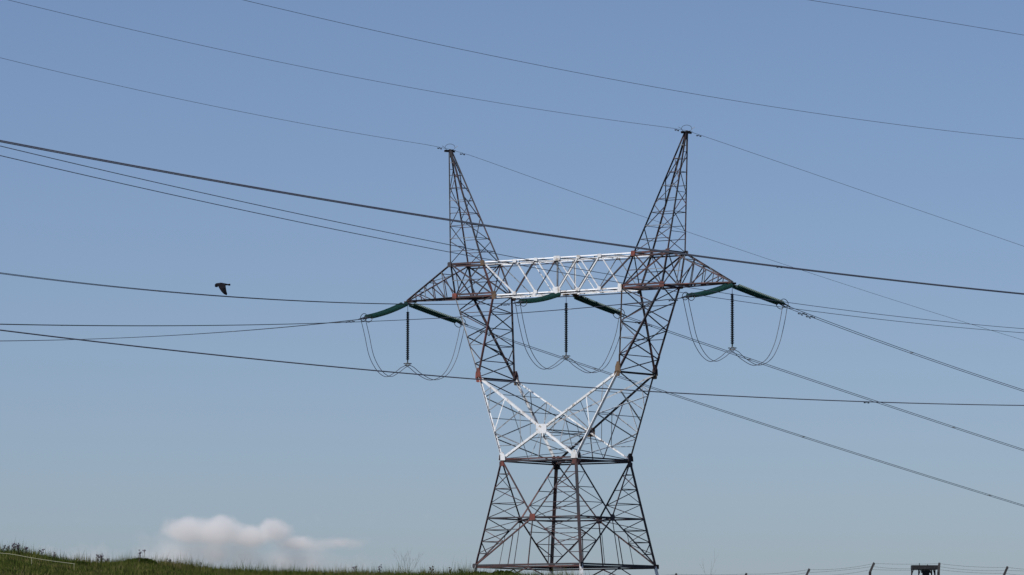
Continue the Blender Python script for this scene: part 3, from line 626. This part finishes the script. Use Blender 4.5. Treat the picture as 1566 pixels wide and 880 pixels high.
def patch(n, s0, s1, t0, t1, h0, h1, w0, w1, clump=.9):
    s = rng.uniform(s0, s1, n); t = rng.uniform(t0, t1, n)
    nz = np.array([noise.noise(Vector((a*.45, b*.45, 0))) + .6*noise.noise(Vector((a*1.7, b*1.7, 7))) for a, b in zip(s, t)])
    h = rng.uniform(h0, h1, n)*(1 + clump*nz)*rng.uniform(.7, 1.2, n); h = np.clip(h, .05, None)
    return blades(s, t, h, rng.uniform(w0, w1, n))
parts = [patch(120000, 270, 331, -40, -8, .12, .34, .025, .05),
         patch(30000, 318, 333, -10, 14, .12, .34, .02, .045),
         patch(26000, 325, 333, -40, 14, .18, .46, .016, .035, 1.2),
         patch(6000, 326, 334, -36, 8, .4, .75, .012, .02, 1.3)]
vv = []; ff = []; k = 0
for v, f in parts: vv.append(v); ff.append(f + k); k += len(v)
grass = np_mesh('grass', np.concatenate(vv), np.concatenate(ff), M['grass'])
tag(grass, 'uneven green grass covering the bank below the pylon', 'grass', kind='stuff')

def leafcloud(mb, c, rx, ry, rz, n, size):
    for _ in range(n):
        d = Vector((random.gauss(0, 1), random.gauss(0, 1), random.gauss(0, 1))).normalized()*random.uniform(.45, 1)**.5
        p = Vector((c[0]+d.x*rx, c[1]+d.y*ry, c[2]+abs(d.z)*rz)); s = size*random.uniform(.6, 1.4)
        p += Vector((0, 0, 1))*noise.noise(p*1.3)*rz*.35
        a = Vector((random.gauss(0, 1), random.gauss(0, 1), random.gauss(.6, 1))).normalized(); b = a.orthogonal().normalized()*s*.3
        mb.add([p, p+a*s*.5+b, p+a*s, p+a*s*.5-b], [(0, 1, 2, 3)])
def weed(x, ytop, s, label, n=3, h=None, spread=.12, leafy=True, grp='tall seeding weeds on the crest', kind='tall_weed', mt='stalk'):
    t = px_t(x, s); g = ground_z(s, t); ht = h or max(.35, px_z(ytop, s) - g); b = loc(s, t, g - .05)
    root = empty(kind, b); tag(root, label, 'weed', grp)
    st = MB(); hd = MB(); lf = MB()
    for i in range(n):
        H = ht*(1 if i == 0 else random.uniform(.6, .95)); a = random.uniform(0, 6.28); d = Vector((math.cos(a), math.sin(a), 0))*random.uniform(.3, 1)*spread
        if i == 0: d *= .3
        pts = [Vector((0, 0, 0)) + d*.2, d*.6 + Vector((0, 0, H*.5)), d + Vector((random.uniform(-.03, .03), 0, H*.93))]
        st.tube(bez(pts, 3), [.014]*7, 4)
        for j in range(random.randint(2, 4)):
            u = random.uniform(.5, .95); p = pts[1].lerp(pts[2], (u-.5)*2); a = random.uniform(0, 6.28); e = p + Vector((math.cos(a)*.1, math.sin(a)*.1, random.uniform(.06, .16)))
            st.tube([p, e], .008, 3)
            hd.ring(e, (1, 0, 0), (0, 1, 0), .02, .02, .028, 5, 4); hd.tube([e - V((0, 0, .03)), e, e + V((0, 0, .05))], [.02, .042, .016], 5)
        e = pts[2]; hd.tube([e, e + V((0, 0, H*.04)), e + V((0, 0, H*.09))], [.02, .045, .012], 6)
        if leafy:
            for j in range(9):
                u = random.uniform(.05, .75); p = pts[0].lerp(pts[1], u*2) if u < .5 else pts[1].lerp(pts[2], (u-.5)*2)
                a = random.uniform(0, 6.28); o = Vector((math.cos(a), math.sin(a), random.uniform(-.1, .6)))*random.uniform(.1, .2); q = Vector((-o.y, o.x, 0)).normalized()*.03
                lf.add([p, p+o*.5+q, p+o, p+o*.5-q], [(0, 1, 2, 3)])
    st.build('stem', M[mt], root); hd.build('seed_head', M['seed'], root)
    if leafy: lf.build('foliage', M['leaf'], root)
for x, y, s, n, lab in ((7, 836, 328, 2, 'thin dark weed stalk nearest the left edge of the crest'),
        (14, 837, 328, 2, 'short weed between the left edge and the bushy seed heads'),
        (23, 833, 328, 4, 'bushy dark weed with a dense head on the left crest'),
        (30, 832, 327, 4, 'tallest dark seeding weed on the left crest, beside the bushy one'),
        (41, 838, 328, 3, 'leafy weed just right of the tallest one on the left crest'),
        (66, 842, 328, 2, 'lone thin weed stalk midway down the left slope'),
        (84, 846, 328, 2, 'short weed low on the left slope before the dip'),
        (150, 849, 329, 3, 'left one of the paired weeds in the dip of the crest'),
        (157, 848, 329, 4, 'right one of the paired weeds in the dip of the crest'),
        (166, 857, 329, 2, 'small weed just right of the paired weeds in the dip'),
        (260, 858, 329, 2, 'small weed at the right foot of the round bush'),
        (308, 861, 330, 1, 'thin weed standing alone right of the round bush'),
        (545, 867, 330, 2, 'weed on the flat crest left of the bare shrub'),
        (581, 866, 330, 2, 'weed just left of the bare shrub'),
        (661, 866, 331, 3, 'stout weed just right of the bare shrub'),
        (690, 868, 331, 3, 'weed between the bare shrub and the left pylon leg'),
        (705, 871, 331, 2, 'low weed close to the left pylon leg')):
    weed(x, y, s, lab, n)
for x, y, s, rx, rz, lab in ((216, 858.5, 327, 1.25, .3, 'round dark green bush swelling from the left part of the crest'),
        (768, 876, 333, 1.0, .34, 'low green bush in front of the foot of the left pylon leg'),
        (120, 868, 327, .9, .22, 'flat green bush at the lower end of the pale rail'),
        (738, 878, 333, .7, .22, 'small green bush hiding the white foot of the left leg')):
    t = px_t(x, s); zt = px_z(y - (5 if rz > .4 else 3), s); g = ground_z(s, t); rz = max(rz, zt - g); b = loc(s, t, g-.1)
    root = empty('low_bush', b); tag(root, lab, 'bush', 'low bushes in the grass')
    mb = MB(); leafcloud(mb, (0, 0, 0), rx, rx*.8, rz, int(2600*rx), .13)
    for _ in range(7):
        a = random.uniform(0, 6.28); r = random.uniform(.2, .8)*rx; leafcloud(mb, (math.cos(a)*r, math.sin(a)*r*.7, rz*.45), .3, .3, rz*.6, 160, .12)
    mb.build('foliage', M['leaf'], root)
    st = MB()
    for _ in range(9):
        a = random.uniform(0, 6.28); r = random.uniform(.1, .6)*rx; st.tube([(0, 0, 0), (math.cos(a)*r, math.sin(a)*r, rz*.8)], [.02, .008], 4)
    st.build('stem', M['stalk'], root)
weed(214, 851, 326, 'purplish weed head standing up out of the round bush', 2, .95, leafy=False)
weed(223, 850, 326, 'dark round weed head topping the right side of the round bush', 1, 1.0, leafy=False)
# bare shrub
bs = 334; t = px_t(624, bs); bb = loc(bs, t, ground_z(bs, t)-.05)
root = empty('bare_shrub', bb); tag(root, 'faint leafless shrub of thin twigs standing on the crest left of the pylon', 'shrub')
def twigs(mb, p, d, L, r, dep):
    q = p + d*L; mb.tube([p, p.lerp(q, .5) + Vector((random.uniform(-.02, .02), random.uniform(-.02, .02), 0)), q], [r, r*.85, r*.6], 4)
    if dep == 0: return
    for _ in range(2 if dep > 1 else 3):
        nd = (d + Vector((random.uniform(-.5, .5), random.uniform(-.5, .5), random.uniform(-.05, .35)))).normalized()
        twigs(mb, p.lerp(q, random.uniform(.6, 1)), nd, L*random.uniform(.55, .8), r*.62, dep-1)
for i in range(7):
    mb = MB(); a = (i-3)/3
    twigs(mb, Vector((0, 0, 0)), (RH*a*.62 + FH*random.uniform(-.3, .3) + Vector((0, 0, 1))).normalized(), random.uniform(.75, 1.05), .009, 3)
    mb.build('branch', M['twig'], root)

ss_ = 340; t = px_t(1084, ss_); sb = loc(ss_, t, ground_z(ss_, t)-.05)
root = empty('bare_sapling', sb); tag(root, 'single thin bare stem standing right of the pylon base', 'sapling')
for i in range(2):
    mb = MB(); twigs(mb, Vector((0, 0, 0)), (RH*(-.05 + .12*i) + Vector((0, 0, 1))).normalized(), (px_z(856, ss_) - sb.z)*(.62 - .2*i), .012, 2); mb.build('branch', M['twig'], root)

# ---------------------------------------------------------------- bird
bs_ = 180.; bp = loc(bs_, px_t(338, bs_), px_z(437, bs_)+.0)
bird = empty('flying_bird', bp); tag(bird, 'black crow-like bird flying with wings swept down above the wires at left', 'bird')
def bxyz(x, y, d=0): return RH*((x-338)/43.) + V((0, 0, -(y-437)/43.)) + FH*d
mb = MB()
sp = [(326.4, 436.8, .004), (327.8, 436.4, .014), (328.8, 435.9, .030), (330.6, 435.6, .036), (332.5, 435.8, .045), (335, 436.2, .066), (338, 436.6, .072), (341, 436.6, .058), (344, 436.3, .036), (346.5, 436.5, .028), (349, 437.4, .02)]
mb.tube([bxyz(x, y) for x, y, r in sp], [r for _, _, r in sp], 10)
mb.prism([(-.0, -.0), (.10, -.045), (.13, -.03), (.135, 0), (.12, .03), (.0, .012)], bxyz(345.2, 436.4), RH, (0, 0, 1), .07)
def wing(sgn):
    out = [(331.6, 434.6), (343.2, 434.6), (343.6, 441), (344.4, 446), (345.6, 450), (344.8, 452), (342.2, 451.2), (339.2, 449.2), (336.4, 446.2), (334.0, 442.4), (332.4, 438.8)]
    n = len(out); v = []
    for th in (-1, 1):
        for x, y in out:
            f = (y-435.6)/16; v.append(bxyz(x, y, sgn*(.03 + .22*math.sin(f*1.9))*1.0 + th*.009) )
    mb.add(v, [tuple(range(n))[::-1], tuple(range(n, 2*n))] + [(i, (i+1) % n, n+(i+1) % n, n+i) for i in range(n)])
wing(-1); wing(1)
# wing hand feathers held forward on the near wing, seen left of the body
mb.prism([(0, 0), (-.09, -.01), (-.135, -.055), (-.12, -.10), (-.05, -.115), (.03, -.06)], bxyz(332.6, 435.9, -.05), RH, (0, 0, 1), .03)
body = mb.build('body', M['feather'], bird, smooth=True)
rm = body.modifiers.new('join', 'REMESH'); rm.mode = 'VOXEL'; rm.voxel_size = .007; rm.use_smooth_shade = True

# ---------------------------------------------------------------- cloud
cs = 20000.; cx0, cx1, cy0, cy1 = -80, 660, 776, 925
cc = loc(cs, px_t((cx0+cx1)/2, cs), CAM.z + (1072-(cy0+cy1)/2)/7755*cs)
w_, h_ = (cx1-cx0)/7755*cs, (cy1-cy0)/7755*cs
cl = MB().box((0, 0, 0), RH, FH, (0, 0, 1), w_, 420, h_).build('cloud', None); cl.location = cc
tag(cl, 'soft pale cumulus cloud low in the sky above the grass bank at left', 'cloud')
cm_ = bpy.data.materials.new('cloud_vapour'); cm_.use_nodes = True; n = cm_.node_tree.nodes; l = cm_.node_tree.links
n.remove(n['Principled BSDF']); pv = n.new('ShaderNodeVolumePrincipled'); l.new(pv.outputs[0], n['Material Output'].inputs['Volume'])
pv.inputs['Color'].default_value = (1, .985, .97, 1); pv.inputs['Anisotropy'].default_value = -.1
tc = n.new('ShaderNodeTexCoord')
def dotn(vec):
    d = n.new('ShaderNodeVectorMath'); d.operation = 'DOT_PRODUCT'; l.new(tc.outputs['Object'], d.inputs[0]); d.inputs[1].default_value = vec; return d
mtx = n.new('ShaderNodeCombineXYZ')
for i, d in enumerate((dotn(RH), dotn(FH), dotn(V((0, 0, 1))))): l.new(d.outputs['Value'], mtx.inputs[i])
def math_(op, a, b, clamp=False):
    m_ = n.new('ShaderNodeMath'); m_.operation = op; m_.use_clamp = clamp
    for i, q in enumerate((a, b)):
        if hasattr(q, 'links') or hasattr(q, 'is_linked'): l.new(q, m_.inputs[i])
        else: m_.inputs[i].default_value = q
    return m_.outputs[0]
def smax(a, b):
    m_ = n.new('ShaderNodeMath'); m_.operation = 'SMOOTH_MAX'; l.new(a, m_.inputs[0]); l.new(b, m_.inputs[1]); m_.inputs[2].default_value = .3; return m_.outputs[0]
wn = n.new('ShaderNodeTexNoise'); wn.inputs['Scale'].default_value = .009; wn.inputs['Detail'].default_value = 4; wn.inputs['Roughness'].default_value = .6; l.new(tc.outputs['Object'], wn.inputs['Vector'])
w1 = n.new('ShaderNodeVectorMath'); w1.operation = 'SUBTRACT'; l.new(wn.outputs['Color'], w1.inputs[0]); w1.inputs[1].default_value = (.5, .5, .5)
w2 = n.new('ShaderNodeVectorMath'); w2.operation = 'MULTIPLY_ADD'; l.new(w1.outputs[0], w2.inputs[0]); w2.inputs[1].default_value = (150, 100, 80); l.new(mtx.outputs[0], w2.inputs[2]); mtx = w2
acc = None; U = cs/7755
#        x   y   rx  ry  weight
for x, y, rx, ry, wt in ((283, 814, 50, 31, 1.), (335, 815, 58, 31, 1.), (382, 824, 44, 24, 1.), (418, 813, 33, 25, 1.), (455, 834, 60, 18, .8), (515, 832, 60, 14, .6), (330, 852, 130, 40, .52), (440, 858, 120, 34, .46), (255, 852, 80, 42, .48), (110, 872, 200, 66, .40), (480, 880, 180, 54, .38)):
    vm = n.new('ShaderNodeVectorMath'); vm.operation = 'SUBTRACT'; l.new(mtx.outputs[0], vm.inputs[0]); vm.inputs[1].default_value = ((x-(cx0+cx1)/2)*U, 0, ((cy0+cy1)/2-y)*U)
    vd = n.new('ShaderNodeVectorMath'); vd.operation = 'DIVIDE'; l.new(vm.outputs[0], vd.inputs[0]); vd.inputs[1].default_value = (rx*U, 170, ry*U)
    ln = n.new('ShaderNodeVectorMath'); ln.operation = 'LENGTH'; l.new(vd.outputs[0], ln.inputs[0])
    one = math_('SUBTRACT', 1.0, ln.outputs['Value'], True); one = math_('MULTIPLY', one, wt)
    acc = one if acc is None else smax(acc, one)
nz = n.new('ShaderNodeTexNoise'); nz.inputs['Scale'].default_value = .011; nz.inputs['Detail'].default_value = 5; l.new(tc.outputs['Object'], nz.inputs['Vector'])
nz2 = math_('MULTIPLY', math_('SUBTRACT', nz.outputs[0], .5), .9)
den = math_('ADD', acc, math_('MULTIPLY', nz2, math_('MULTIPLY', acc, 1.6)))
den = math_('MULTIPLY', math_('SUBTRACT', den, .2, False), 1.0); den = math_('MAXIMUM', den, 0.0); den = math_('MINIMUM', den, .36)
l.new(math_('MULTIPLY', den, .045), pv.inputs['Density'])
cl.data.materials.append(cm_)
